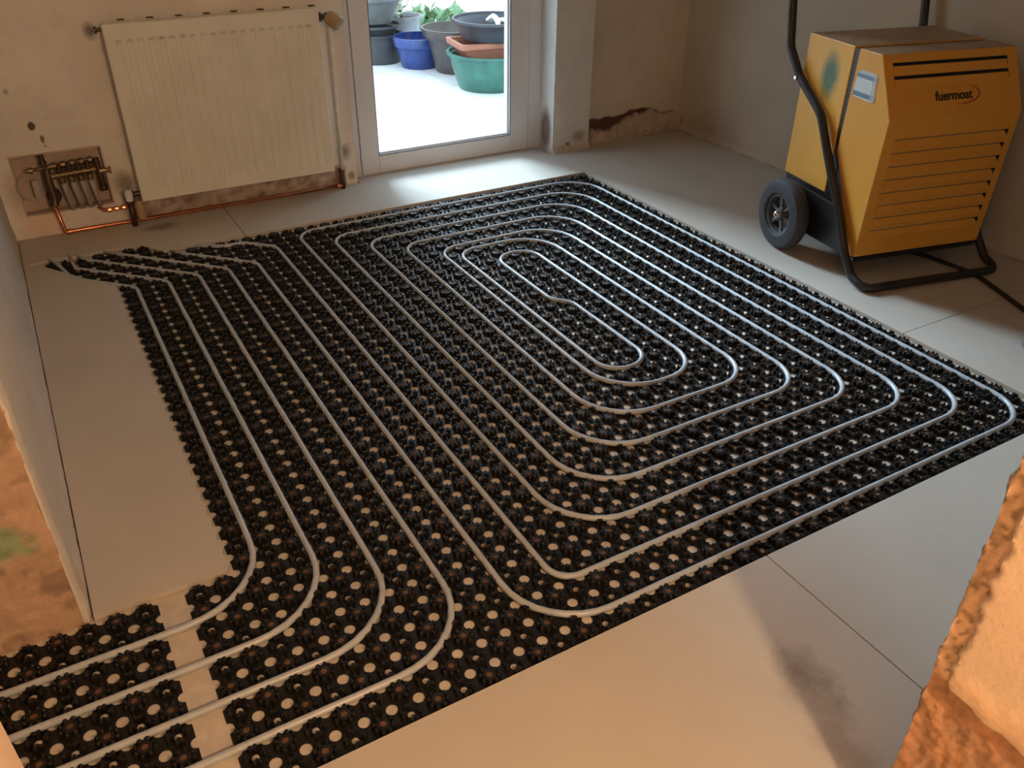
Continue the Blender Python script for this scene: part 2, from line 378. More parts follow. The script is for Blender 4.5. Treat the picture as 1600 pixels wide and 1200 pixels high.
rough_wall('wall_left_reveal', M['reveal'], lin(-14, -6.5, .12), lin(0, 16, .16)+[ZC], lambda u, v, d: (u, JY+.02+d, v), rv, back=lambda u, v: (u, 47.6, v), **st)
# near side of the doorway
M['wall_near'] = plaster('plaster_near_left', (.70, .53, .40))
mb = MB(); mb.box(-14, -6.35, -46, -9.7, 0, ZC); mb.build('wall_left_near', M['wall_near'], attr=[(0, 0, 0, 1)]*8, **st)
mb = MB(); mb.box(-16, -14, -46, 47.6, 0, ZC); mb.build('wall_hall', M['wall_near'], attr=[(0, 0, 0, 1)]*8, **st)
mb = MB(); mb.box(-14, 13, -48, -46, 0, ZC); mb.build('wall_rear', M['wall_near'], attr=[(0, 0, 0, 1)]*8, **st)
# right foreground wall: plaster torn off its corner and its foot
CX, EY = 12.5, -13.75
M['wall_front'] = plaster('plaster_foreground_orange', (.82, .67, .50), stain=(.42, .19, .09), patch=(.86, .62, .42), gscale=4, bstr=.4)
def wf(u, v):     # u = distance back from the corner, v height
    edge = .55+.22*fbm(v*.7, 2)+.1*fbm(v*3, 5)
    foot = 7.35+.35*fbm(u*.8, 4)-.35*(u if u < 2 else 2)*.3
    bare = max(1-sstep(edge-.08, edge+.08, u), 1-sstep(foot-.12, foot+.12, v))
    foothere = 1-sstep(foot-.12, foot+.12, v)
    lip = sstep(.0, .5, v-foot)*(1-sstep(.5, 1.3+.5*fbm(u*.7, 9), v-foot))
    d = bare*(.22+.09*fbm(u*1.5, v*1.5)+.08*fbm(u*5, v*5)+.09*max(0, fbm(u*9, v*7, 5))) - .05*lip
    crumb = bare*max(.6*sstep(.0, .35, fbm(u*2.2, v*1.6, 3)), sstep(.1, .35, fbm(u*6, v*5, 7)))
    near_edge = (1-foothere)*bare
    return d, (min(1, foothere*.75), min(1, max(lip*.8, near_edge*.8)), .6*crumb*near_edge+.2*crumb*foothere)
us = lin(0, 8, .09)+[12, 20, 32]; vs = lin(0, 24, .12)+[30, ZC]
rough_wall('wall_front', M['wall_front'], us, vs, lambda u, v, d: (CX+d+(.18+.12*fbm(v*1.2, 1) if u < .05 else 0), EY-u+(.14*fbm(v*1.1, 7)+.06*fbm(v*4, 3) if u < .05 else 0), v), wf,
           back=lambda u, v: (CX+3, EY-u-(.1 if u < .05 else 0), v), **st)
mb = MB(); mb.box(CX+2.9, 55.6, EY-1.2, EY-.2, 0, ZC); mb.build('wall_front_return', M['wall_near'], attr=[(0, 0, 0, 1)]*8, **st)

# ---------------------------------------------------------------- floor boards round the mat
POLYS = []
def inpoly(x, y, P):
    c = False; j = len(P)-1
    for i in range(len(P)):
        if (P[i][1] > y) != (P[j][1] > y) and x < (P[j][0]-P[i][0])*(y-P[i][1])/(P[j][1]-P[i][1])+P[i][0]: c = not c
        j = i
    return c
def board(poly, label, grp=None):
    POLYS.append(poly)
    mb = MB(); mb.prism(poly, .04, ZF); return mb.build('floor_board', M['board'], bevel=.012, label=label, category=None) if 0 else tag(mb.build('floor_board', M['board'], bevel=.012), label, 'floor board', grp)
g = .035
def scallop(x0, y0, y1, amp=.1):
    pts = []; n = int((y1-y0)*6)
    for i in range(n+1):
        y = y0+(y1-y0)*i/n; pts.append((x0-amp*abs(math.sin(math.pi*(y+.5)))+.04*fbm(y*3, 1), y))
    return pts
board([(-6.2, 6.1), (-1.25, 6.1)]+scallop(-1.05, 6.3, 35.2)+[(-1.1, 35.75), (-2.2, 37.2), (-3.4, 38.95), (-5.25, 41.75), (-6.2, 41.75)],
      'long narrow beige floor board along the left wall beside the black mat')
board([(-6.2, 41.95), (-5.3, 42.35), (-4, 42.3), (-2.6, 42.15), (-1.4, 42.35), (.3, 42.3), (1.6, 41.8), (2.6, 40.3), (8.55, 40.3), (8.55, 47.2), (-6.2, 47.2)],
      'beige floor board below the radiator and the pipe manifold')
board([(8.6, 40.3), (39.1, 40.3), (39.1, 48.6), (20.4, 48.6), (20.4, 47.2), (8.6, 47.2)], 'beige floor board in front of the glazed door, brightly lit by daylight')
board([(39.14, 5.98), (55.2, 5.98), (55.2, 46.6), (43.5, 46.8), (43.5, 46.2), (39.14, 46.2)], 'large beige floor board carrying the yellow dehumidifier')
board([(39.14, -3.96), (55.2, -3.96), (55.2, 5.94), (39.14, 5.94)], 'beige floor board at the right edge of the photo, between mat corner and cord')
board([(18.27, -13.6), (55.2, -13.6), (55.2, -3.96), (18.27, -3.96)], 'grey-lit floor board between black mat and orange foreground wall')
board([(-6.2, -45), (CX-.05, -45), (CX-.05, EY), (18.22, EY), (18.22, -3.96), (-6.2, -3.96)], 'warm-lit floor board in the near foreground, in front of the black mat')
# thin bright gap board in the doorway
# ---------------------------------------------------------------- pipes (centre lines on the 50 mm grid)
ZP = .185; PR = .14
def P3(pts): return [(x, y, ZP) for x, y in pts]
spiral = [(3.2, 40.1), (3.9, 39.1), (8, 35), (8, -3), (38, -3), (38, 39), (12, 39), (12, 1), (34, 1), (34, 35), (16, 35), (16, 5), (30, 5), (30, 31), (20, 31), (20, 9), (26, 9),
          (26, 28), (23, 28), (23, 20.4), (24, 19.2), (24, 11), (21, 11), (21, 30), (28, 30), (28, 7), (18, 7), (18, 33), (32, 33), (32, 3), (14, 3), (14, 37), (36, 37), (36, -1), (10, -1),
          (10, 37.2), (8.1, 39.1), (6.7, 39.1), (5.7, 39.8), (4.9, 40.1)]
def rad(i):
    p = spiral[i]; a = spiral[i-1]; b = spiral[i+1]
    if i < 3 or i >= len(spiral)-6: return 1.1
    d = min(math.dist(p, a), math.dist(p, b))
    if p in ((23, 28), (26, 28), (24, 11), (21, 11)): return 1.45
    if p in ((23, 20.4), (24, 19.2)): return 1.0
    x, y = p
    if x < 23 and y > 28: return 1.6
    if x < 23 and y < 12: return 3.1
    if x > 23 and y < 12: return 2.3
    return 3.0
tails = {'a': [(0, 35), (0, 4)], 'b': [(2, 35), (2, 2)], 'c': [(4, 35), (4, 0)], 'd': [(6, 35), (6, -2)]}
paths = []
paths.append(('white heating pipe winding as one long spiral over the black mat', fillet(P3(spiral), [rad(i) for i in range(1, len(spiral)-1)])))
paths.append(('leftmost white heating pipe, nearest the left floor board, leaving through the doorway', fillet(P3([(-4.6, 42.6), (-4.1, 41.3), (-3.5, 38.5), (0, 35), (0, 4), (-13.5, 4)]), [.8, 1.0, 1.2, 3.3])))
paths.append(('second white heating pipe from the left board, leaving through the doorway', fillet(P3([(-3.3, 42.6), (-3.1, 40.1), (2, 35), (2, 2), (-13.5, 2)]), [.7, 1.2, 3.3])))
paths.append(('third white heating pipe from the left board, leaving through the doorway', fillet(P3([(-2.9, 42.6), (-2.2, 41.2), (4, 35), (4, 0), (-13.5, 0)]), [.8, 1.2, 3.3])))
paths.append(('fourth white heating pipe from the left board, outermost of those leaving through the doorway', fillet(P3([(-1.0, 42.1), (6, 35), (6, -2), (-13.5, -2)]), [1.2, 3.3])))
for lab, pts in paths:
    # densify long straights a little so tubes shade well and add a slight hand-laid wobble
    out = [pts[0]]
    for a, b in zip(pts[:-1], pts[1:]):
        n = max(1, int((b-a).length/1.5))
        for k in range(1, n+1): out.append(a.lerp(b, k/n))
    out = [Vector((p.x+.02*noise.noise(p*.6), p.y+.02*noise.noise(p*.6+Vector((9, 0, 0))), p.z)) for p in out]
    MB().tube(out, PR, 10).build('heating_pipe', M['pipe'], smooth=0, label=lab, cat='pipe')
# cells near curved pipes must keep their studs clear of the pipe
segs = []
for _, pts in paths:
    for a, b in zip(pts[:-1], pts[1:]): segs.append((a.x, a.y, b.x, b.y))
segs = np.array(segs)
def near_pipe(x, y, r):
    ax, ay, bx, by = segs.T; dx, dy = bx-ax, by-ay; L2 = dx*dx+dy*dy+1e-9
    t_ = np.clip(((x-ax)*dx+(y-ay)*dy)/L2, 0, 1); return np.min((ax+t_*dx-x)**2+(ay+t_*dy-y)**2) < r*r

# ---------------------------------------------------------------- the studded mat
BZ = .035
def stud(r, h, n=8, z0=BZ):
    v = []; f = []
    for rr, z in ((r, z0), (r*.82, z0+(h-z0)*.82), (r*.5, h)):
        for k in range(n):
            a = 2*math.pi*(k+.5)/n; v.append((rr*math.cos(a), rr*math.sin(a), z))
    for i in range(2):
        for k in range(n): f.append((i*n+k, i*n+(k+1) % n, (i+1)*n+(k+1) % n, (i+1)*n+k))
    f.append(tuple(2*n+k for k in range(n))); return v, f
HR, HA = .21, .125
def base_cell(hole):
    outer = []
    for q in range(4):
        c, s = [(1, 0), (0, 1), (-1, 0), (0, -1)][q]
        loc = [(.5, 0)]
        for k in range(5):
            th = math.pi/2*k/4          # quarter hole round corner (.5,.5)
            loc.append((.5-HR*math.sin(th), .5-HR*math.cos(th)))
        for x, y in loc: outer.append((x*c-y*s, x*s+y*c))
    n = len(outer); v = [(x, y, BZ) for x, y in outer]; f = []
    v2 = [(x, y, 0.004) for x, y in outer]
    inner = []
    for x, y in outer:
        a = math.atan2(y, x); inner.append((hole*math.cos(a), hole*math.sin(a), BZ))
    v = v+inner
    for k in range(n): f.append((k, (k+1) % n, n+(k+1) % n, n+k))
    return v, f
TA = base_cell(HA); TB = base_cell(HA)
def build_mat(name, cells, label, grp, cat='mat'):
    V = []; Fc = []
    def put(t_, x, y, ro=0, sx=1):
        if t_ is not TA and t_ is not TB and (inpoly(x, y, POLYS[0]) or inpoly(x, y, POLYS[1])): return
        v, f = t_; n = len(V); c, s = math.cos(ro), math.sin(ro)
        V.extend([(x+a*c-b*s, y+a*s+b*c, z) for a, b, z in v]); Fc.extend([tuple(i+n for i in q) for q in f])
    s1 = stud(.098, .30); s2 = stud(.088, .29); s3 = stud(.06, .22, 6)
    # wedge of a type A cell
    wv = [(.14, 0), (.32, -.155), (.36, -.06), (.36, .06), (.32, .155)]
    def wedge():
        v = [(x, y, BZ) for x, y in wv]+[(.22+(x-.27)*.8+.04, y*.8, .26) for x, y in wv]
        n = 5; return v, [(i, (i+1) % n, n+(i+1) % n, n+i) for i in range(n)]+[tuple(range(n, 2*n))]
    WG = wedge()
    # plateau of a type B cell: ring, its hole capped by a disc coloured as shaded floor
    def plateau():
        n = 12; v = []
        for r, z in ((.27, BZ), (.24, .25), (.13, .265), (.12, .235)):
            for k in range(n): a = 2*math.pi*k/n; v.append((r*math.cos(a), r*math.sin(a), z))
        return v, [(i*n+k, i*n+(k+1) % n, (i+1)*n+(k+1) % n, (i+1)*n+k) for i in range(3) for k in range(n)]+[tuple(3*n+k for k in range(n))]
    PL = plateau()
    for (i, j) in cells:
        x, y = i+.5, j+.5
        if (i+j) % 2 == 0:
            put(TA, x, y)
            for q in range(4):
                ro = q*math.pi/2; c, s = math.cos(ro), math.sin(ro)
                if not near_pipe(x+.28*c, y+.28*s, .19):
                    put(WG, x, y, ro)
                    for b in (-.085, .085): put(s2, x+.30*c-b*s, y+.30*s+b*c, ro)
                elif not near_pipe(x+.33*c, y+.33*s, .16): put(s3, x+.33*c, y+.33*s)
        else:
            put(TB, x, y)
            if not near_pipe(x, y, .36): put(PL, x, y)
            for q in range(8):
                ro = (q+.5)*math.pi/4; px, py = x+.32*math.cos(ro), y+.32*math.sin(ro)
                if not near_pipe(px, py, .175): put(s1, px, py, ro)
    me = bpy.data.meshes.new(name)
    A = np.array(V, np.float32)*S
    me.from_pydata(A.tolist(), [], Fc); me.update(); me.materials.append(M['mat']); me.materials.append(M['hole_disc'])
    me.polygons.foreach_set('material_index', [1 if (len(q) == 12) else 0 for q in Fc])
    o = bpy.data.objects.new(name, me); sc.collection.objects.link(o)
    return tag(o, label, cat, grp)
main = set((i, j) for i in range(-1, 39) for j in range(-4, 40))
main |= set((i, j) for i in range(-3, -1) for j in range(-4, 6))
for j in range(35, 42):
    for i in range(-6, 4):
        x, y = i+.5, j+.5
        if x+y*.72 > 24.2 and (j < 40 or i < 3) and x > -5.2: main.add((i, j))
build_mat('studded_heating_mat', sorted(main), 'large black studded underfloor heating mat filling the middle of the floor', None)
door = set((i, j) for i in range(-14, -4) for j in range(-4, 6))
build_mat('studded_heating_mat', sorted(door), 'small black studded mat panel in the doorway, left of the bare beige strip', None)

# ---------------------------------------------------------------- glazed door
dr = empty('door_1', (21.2, 48.6, ZF), kind='structure')
def rel(mb, name, mat, par, base, **k):
    mb.v = [(a-base[0], b-base[1], c-base[2]) for a, b, c in mb.v]; return mb.build(name, mat, par, **k)
B0 = (21.2, 48.6, ZF)
X0, X1, GX0, GX1, GZ0, GZ1, DT = 21.2, 38.1, 22.85, 36.2, 1.9, 39.0, 40.5
def frame_ring(mb, x0, x1, z0, z1, gx0, gx1, gz0, gz1, y0, y1):
    mb.box(x0, gx0, y0, y1, z0, z1); mb.box(gx1, x1, y0, y1, z0, z1); mb.box(gx0, gx1, y0, y1, z0, gz0); mb.box(gx0, gx1, y0, y1, gz1, z1)
mb = MB(); frame_ring(mb, X0, X1, ZF+.1, DT, GX0, GX1, GZ0, GZ1, 48.6, 49.9); rel(mb, 'door_sash', M['white_paint'], dr, B0, bevel=.06)
mb = MB(); frame_ring(mb, GX0-.0, GX1+.0, GZ0, GZ1, GX0+.16, GX1-.16, GZ0+.16, GZ1-.16, 49.0, 49.25); rel(mb, 'glazing_bead', M['white_paint'], dr, B0, bevel=.03)
mb = MB(); frame_ring(mb, GX0+.0, GX1-.0, GZ0, GZ1, GX0+.05, GX1-.05, GZ0+.05, GZ1-.05, 48.62, 48.72); rel(mb, 'glazing_gasket', M['black_metal'], dr, B0)
mb = MB().box(GX0, GX1, 49.3, 49.36, GZ0, GZ1); rel(mb, 'glass_pane', M['glass'], dr, B0)
mb = MB(); mb.box(DX0, X0-.06, 48.7, 50, .05, 41.2); mb.box(X1+.06, DX1, 48.7, 50, .05, 41.2); mb.box(X0-.06, X1+.06, 48.8, 50, DT+.05, 41.2); mb.box(X0-.06, X1+.06, 48.7, 50, .05, ZF+.08)
rel(mb, 'door_frame', M['white_paint'], dr, B0, bevel=.05)
MB().box(DX0, DX1, 48.6, 50.3, -2.4, -.01).build('trim_1', M['patio'], kind='structure')

# ---------------------------------------------------------------- radiator
RB = (2.6, 45.55, ZF)
ra = empty('radiator', RB, label='cream panel radiator hanging on the back wall left of the door', cat='radiator')
x0, x1, z0, z1 = 2.62, 17.75, 2.2, 14.6
NR = 20
def rdisp(u, v):
    p = (u-x0-.5)/(x1-x0-1.0)
    inside = sstep(z0+.55, z0+.95, v)*(1-sstep(z1-1.25, z1-.95, v))
    d = 0; r = 0
    if 0 < p < 1:
        w_ = .5-.5*math.cos(2*math.pi*p*NR); d = .075*sstep(.25, .75, w_)*inside
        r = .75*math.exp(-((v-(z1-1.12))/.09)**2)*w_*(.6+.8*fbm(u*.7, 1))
    r += .5*sstep(.25, .5, fbm(u*.35, v*.2, 5))*sstep(0, 1, fbm(u*2, v*.3, 8)+.6)*.3*(1-sstep(3, 8, v))
    return d, (min(1, max(0, r)), 0, 0)
mb = MB(); at = []
us = lin(x0, x1, .075); vs = [z0, z0+.06]+lin(z0+.3, z0+1.1, .1)+lin(z0+2, z1-1.6, 1.2)+lin(z1-1.5, z1-.7, .06)+[z1-.3, z1-.05, z1]
for v in vs:
    for u in us:
        d, mk = rdisp(u, v); e = .06 if (v in (z0, z1) or u in (us[0], us[-1])) else 0
        mb.v.append((u-RB[0], 45.55+d+e-RB[1], v-RB[2])); at.append((*mk, 1))
nu = len(us)
for j in range(len(vs)-1):
    for i in range(nu-1): mb.f.append((j*nu+i, j*nu+i+1, (j+1)*nu+i+1, (j+1)*nu+i))
n0 = len(mb.v); mb.box(x0-RB[0]+.01, x1-RB[0]-.01, .22, .42, z0-RB[2]+.01, z1-RB[2]-.01); at += [(0, 0, 0, 1)]*8
mb.build('front_panel', M['rad'], ra, smooth=35, attr=at)
mb = MB(); mb.box(x0, x0+.06, 45.62, 45.9, z0, z1); mb.box(x1-.06, x1, 45.62, 45.9, z0, z1); mb.box(x0, x1, 45.62, 45.9, z1-.05, z1+.02); mb.box(x0, x1, 45.62, 45.9, z0-.02, z0+.05)
rel(mb, 'panel_rim', M['rad_plain'], ra, RB, bevel=.02)
mb = MB(); mb.box(x0+.1, x1-.1, 46.55, 46.75, z0+.2, z1-.15); rel(mb, 'rear_panel', M['rad_plain'], ra, RB, bevel=.03)
mb = MB()
for k in range(38): xx = x0+.5+k*.38; mb.box(xx, xx+.03, 45.98, 46.54, z0+.6, z1-.55)
rel(mb, 'convector_fins', M['rad_plain'], ra, RB)
for k in range(8):
    mb = MB()
    for d in (0, .24): mb.prism([(4.0+k*1.95+d, 46.9), (4.05+k*1.95+d, 46.9), (3.9+k*1.95+d, 47.25), (3.85+k*1.95+d, 47.25)], z1-.02, z1+.07)
    rel(mb, 'hanging_clip', M['dark_metal'], ra, RB)
for xx in (5.0, 15.0): rel(MB().box(xx, xx+.4, 46.76, 47.3, z0+1, z1-.5), 'wall_bracket', M['rad_plain'], ra, RB)
mb = MB(); mb.lathe([(.2, 0), (.24, .03), (.24, .12), (.12, .16), (.12, .42)], (x0-.45, 46.0, z1-.35), 14, 'x'); rel(mb, 'end_plug', M['dark_metal'], ra, RB, smooth=30)
# thermostatic valve, top right
tv = MB(); tv.lathe([(.26, 0), (.33, .05), (.33, .3), (.22, .33), (.2, .62), (.3, .66), (.3, .95), (.2, 1.0)], (x1, 46.0, 13.95), 16, 'x')
vb = rel(tv, 'valve_body', M['dark_metal'], ra, RB, smooth=30)
hd = MB(); ax0 = Vector((18.55, 45.8, 13.95)); dirv = Vector((.42, -.80, -.32)).normalized()
pts = [ax0+dirv*t_ for t_ in (0, .08, .5, 1.05, 1.25, 1.3)]; hd.tube(pts, [.38, .5, .58, .56, .44, .2], 20)
rel(hd, 'thermostat_head', M['valve_beige'], ra, RB, smooth=30)
hp = MB().tube(fillet([(18.6, 46.0, 13.8), (18.6, 46.3, 2.0)], 0), .14, 10); rel(hp, 'feed_pipe', M['rad_plain'], ra, RB, smooth=0)
# lower left lockshield valve
lv = MB(); lv.lathe([(.28, 0), (.34, .05), (.34, .35), (.2, .4), (.2, .9)], (x0-.85, 46.0, 2.75), 14, 'x'); lv.lathe([(.27, -.5), (.34, -.45), (.34, .0), (.22, .1), (.22, .5)], (x0-.85, 46.0, 2.6), 14, 'z')
rel(lv, 'lockshield_valve', M['dark_metal'], ra, RB, smooth=30)
lc = MB().lathe([(.16, 0), (.26, .04), (.3, .55), (.24, .8), (.12, .85)], (x0-.85, 45.75, 2.35), 14, 'z'); rel(lc, 'valve_cap', M['white_paint'], ra, RB, smooth=30)
lp = MB().tube([(x0-.85, 46.0, 2.2), (x0-.85, 46.0, .35)], .2, 10); rel(lp, 'tail_pipe', M['dark_metal'], ra, RB, smooth=0)
sl = MB().lathe([(.30, 0), (.36, .3), (.34, 1.1), (.25, 1.4)], (x0-.25, 46.0, .85), 14, 'z'); rel(sl, 'plastic_sleeve', M['valve_beige'], ra, RB, smooth=30)

# ---------------------------------------------------------------- copper pipework
c1 = MB().tube(fillet([(-3.25, 46.6, 2.8), (-3.0, 46.55, .55), (18.6, 46.6, .55)], .28, 6), .15, 12); cp = c1.build('copper_pipe', M['copper'], smooth=0, label='long bright copper pipe running low along the wall under the radiator', cat='pipe')
for p in ((-2.75, 46.55, .55), (18.35, 46.6, .55)):
    MB().lathe([(.19, -.25), (.2, -.22), (.2, .22), (.19, .25)], p, 12, 'x').build('pipe_collar', M['copper'], cp, smooth=30)
c2 = MB().tube([(18.62, 46.6, .28), (18.62, 46.6, 2.0)], .2, 10); c2.build('pipe_riser', M['dark_metal'], cp, smooth=0)
c3 = MB().tube(fillet([(1.65, 46.5, 1.72), (.0, 46.5, 1.72), (-.35, 47.2, 1.75)], .2, 5), .14, 10)
for xx in (.3, .8, 1.3): c3.lathe([(.17, -.12), (.19, -.1), (.19, .1), (.17, .12)], (xx, 46.5, 1.72), 10, 'x')
c3.build('copper_pipe', M['copper'], smooth=30, label='short copper pipe stub beside the radiator valve', cat='pipe')

# ---------------------------------------------------------------- manifold in its wall recess
M['recess'] = simple('recess_lining', (.56, .44, .36), .8, var=.15, scale=6)
mb = MB(); e = .12
mb.box(RX0, RX1, 48.2, 48.35, RZ0, RZ1); mb.box(RX0, RX0+e, BACK-.03, 48.2, RZ0, RZ1); mb.box(RX1-e, RX1, BACK-.03, 48.2, RZ0, RZ1)
mb.box(RX0+e, RX1-e, BACK-.03, 48.2, RZ1-e, RZ1); mb.box(RX0+e, RX1-e, BACK-.03, 48.2, RZ0, RZ0+e)
mb.build('trim_2', M['recess'], kind='structure')
MBs = (-2, 47.2, 2.2)
mf = empty('heating_manifold', MBs, label='brass heating manifold with pipes in a wall recess left of the radiator', cat='manifold')
yb = 47.1
def R(mb, name, mat, **k): return rel(mb, name, mat, mf, MBs, **k)
for z_, y_, nm in ((5.25, 47.25, 'supply_rail'), (4.65, 46.9, 'return_rail')):
    mb = MB().tube([(-2.9, y_, z_), (.1, y_, z_+.12)], .19, 12)
    for k in range(5): mb.lathe([(.24, -.12), (.26, -.1), (.26, .1), (.24, .12)], (-2.5+k*.6, y_, z_+.02+k*.024), 12, 'x')
    R(mb, nm, M['brass'], smooth=30)
for k in range(4):
    xx = -2.25+k*.62
    mb = MB().lathe([(.2, 0), (.2, .25), (.14, .3), (.14, .55)], (xx, 46.75, 4.95), 10, 'z'); R(mb, 'flow_valve', M['dark_metal'], smooth=30)
    mb = MB().lathe([(.17, 0), (.22, .05), (.22, .4), (.13, .5)], (xx, 46.9, 4.05), 10, 'z'); R(mb, 'pipe_connector', M['brass'], smooth=30)
    mb = MB().tube(fillet([(xx, 46.9, 4.1), (xx+.05, 46.85, 3.4), (xx+.22, 47.2, RZ0+.1)], .8, 6), .17, 10); R(mb, 'loop_pipe', M['grey_pipe'], smooth=0)
mb = MB().tube([(-3.15, 47.2, 5.25), (-3.2, 47.2, 6.2)], .2, 10); mb.lathe([(.25, 0), (.25, .2)], (-3.18, 47.2, 5.5), 10); R(mb, 'inlet_pipe', M['dark_metal'], smooth=30)
mb = MB().tube([(-4.4, 47.2, 5.15), (-2.9, 47.2, 5.25)], .13, 10); mb.lathe([(.22, 0), (.22, .25)], (-4.2, 47.2, 5.17), 10, 'x'); R(mb, 'side_pipe', M['brass'], smooth=30)
mb = MB(); mb.lathe([(.3, 0), (.42, .08), (.42, .55), (.5, .6), (.5, 1.0), (.3, 1.1)], (-3.05, 46.75, 3.1), 18, 'y'); mb.tube([(-3.1, 47.1, 5.1), (-3.15, 46.9, 4.2), (-3.1, 46.8, 3.2), (-3.2, 46.6, 2.6)], .3, 12)
R(mb, 'circulation_pump', M['dark_metal'], smooth=30)
mb = MB().tube([(.25, 47.1, 5.5), (.3, 47.0, 4.4), (.35, 46.95, 3.1)], .24, 10); mb.lathe([(.3, 0), (.3, .3)], (.33, 46.95, 3.2), 10); R(mb, 'drain_valve', M['dark_metal'], smooth=30)
mb = MB(); mb.lathe([(.2, 0), (.2, .5), (.12, .55), (.12, .8)], (.3, 46.95, 4.55), 10, 'x')
for a in range(6): mb.box(1.0, 1.1, 46.95+.2*math.cos(a)-.05, 46.95+.2*math.cos(a)+.05, 4.5+.2*math.sin(a)-.05, 4.6+.2*math.sin(a))
R(mb, 'air_vent', M['brass'], smooth=30)
cap = [(-4.35+.85*math.cos(a), 46.95-.1*math.sin(a), 4.1+.95*math.sin(a)) for a in np.linspace(1.2, 5.8, 26)]
R(MB().tube(cap, .055, 8), 'capillary_tube', M['grey_pipe'], smooth=0)
R(MB().box(-4.25, -3.75, 46.95, 47.4, 3.2, 4.5), 'probe_block', M['grey_pipe'], bevel=.08)

# ---------------------------------------------------------------- dehumidifier
TH = math.radians(12)
OX = Vector((41.267, 11.274, 0)); exv = Vector((math.cos(TH), -math.sin(TH), 0)); DB = OX+exv*.5
dh = empty('dehumidifier', (DB.x, DB.y, ZF), -TH, label='yellow industrial dehumidifier on two wheels at the right, facing the black mat', cat='dehumidifier')
W = 10.2; g0 = ZF
def D(mb, name, mat, parent=dh, **k):
    mb.v = [(a, b, c-g0) for a, b, c in mb.v]; return mb.build(name, mat, parent, **k)
def yellow(name, col, green=False, dust=True):
    t = NT(name); n1 = t.noise(6, 4, .6); c = t.ramp(n1, [(.3, tuple(x*.92 for x in col)), (.7, col)])
    if green:
        x = t.n('ShaderNodeVectorMath', operation='SUBTRACT'); t.L(t.obj(), x.inputs[0]); x.inputs[1].default_value = (0, 7.85*S, (12.3-g0)*S)
        y = t.n('ShaderNodeVectorMath', operation='MULTIPLY'); t.L(x.outputs[0], y.inputs[0]); y.inputs[1].default_value = (5, 1.35, .8)
        z = t.n('ShaderNodeVectorMath', operation='LENGTH'); t.L(y.outputs[0], z.inputs[0])
        d = t.math('ADD', z.outputs['Value'], t.math('MULTIPLY', t.math('SUBTRACT', t.noise(40), .5), .02))
        r = t.n('ShaderNodeMapRange'); t.L(d, r.inputs[0]); r.inputs[1].default_value = .03; r.inputs[2].default_value = .075; r.inputs[3].default_value = .92; r.inputs[4].default_value = 0
        c = t.mix(r.outputs[0], c, (.02, .13, .06))
    ge = t.n('ShaderNodeNewGeometry'); sp = t.n('ShaderNodeSeparateXYZ'); t.L(ge.outputs['Normal'], sp.inputs[0])
    topm = t.math('MULTIPLY', t.math('GREATER_THAN', sp.outputs[2], .8), .9)
    c = t.mix(topm, c, t.ramp(t.noise(14, 5, .7), [(.3, (.24, .15, .09)), (.65, (.36, .25, .17))]))
    sc2 = t.ramp(t.noise(55, 3, .7), [(.7, (0, 0, 0)), (.74, (1, 1, 1))]); c = t.mix(t.math('MULTIPLY', sc2, .25), c, (.3, .2, .1))
    t.color(c).set(t.ramp(n1, [(.3, (.34,)*3), (.7, (.46,)*3)]), spec=.4); return t.m
YC = (.86, .46, .075)
yb_ = yellow('yellow_casing_paint', YC, True); yf_ = yellow('orange_cover_paint', (.80, .38, .055))
D(MB().prism([(5.95, 14.5), (10.72, 14.52), (10.75, 5.0), (5.95, 5.0)], 0, W, 'x'), 'rear_casing', yb_, bevel=.06)
D(MB().prism([(5.45, 14.47), (3.35, 14.47), (1.44, 10.95), (1.68, 1.95), (2.2, 1.85), (5.6, 8.0)], 0, W, 'x'), 'front_cover', yf_, bevel=.05, label='orange front cover with louvres')
D(MB().prism([(5.4, 14.4), (6.0, 14.4), (6.0, 5), (5.3, 5)], .06, W-.06, 'x'), 'joint_strip', M['black_metal'])
D(MB().prism([(5.9, 4.97), (10.7, 4.97), (10.4, 3.6), (8.6, 2.0), (2.3, 1.65), (2.2, 2.1), (5.5, 7.7), (5.9, 7.7)], .12, W-.12, 'x'), 'chassis', M['black_metal'], bevel=.05)
D(MB().box(.05, W-.05, 1.75, 3.4, 1.55, 1.84), 'base_tray', M['black_metal'], bevel=.03)
# frame tube: handle, sides, skid
prof = [(12.9, 19.3), (12.7, 16.27), (12.05, 13.4), (10.5, 11.8), (7.4, 9.95), (5.85, 7.6), (3.4, 4.2), (2.05, 2.0), (1.0, .9)]
xl, xr = -.42, W+.42
path = [(xl, y, z) for y, z in prof]+[(xl+.1, -.35, g0+.29), (xr-.1, -.35, g0+.29)]+[(xr, y, z) for y, z in prof[::-1]]
path = fillet([(xr*.5, 12.95, 20.6), (xl, 12.95, 20.6)]+path+[(xr, 12.95, 20.6), (xr*.5, 12.95, 20.6)], [.9, .8, 1.5, 1.2, 2.0, 2.5, 2.5, 4, 2, 1.2, 1.3, 1.3, 1.2, 2, 4, 2.5, 2.5, 2.0, 1.2, 1.5, .8, .9], 6)
D(MB().tube(path, .29, 12), 'frame_tube', M['black_metal'], smooth=0)
for yy, zz in ((8.1, 5.4), (3.6, 3.05), (3.2, 1.95)) : D(MB().lathe([(.12, 0), (.12, .12), (.07, .16)], (-.12, yy, zz), 8, 'x'), 'frame_bolt', M['chrome']) if yy < 5 else None
D(MB().lathe([(.12, -.12), (.12, .05)], (-.72, 10.4, 11.7), 8, 'x'), 'frame_bolt', M['chrome'])
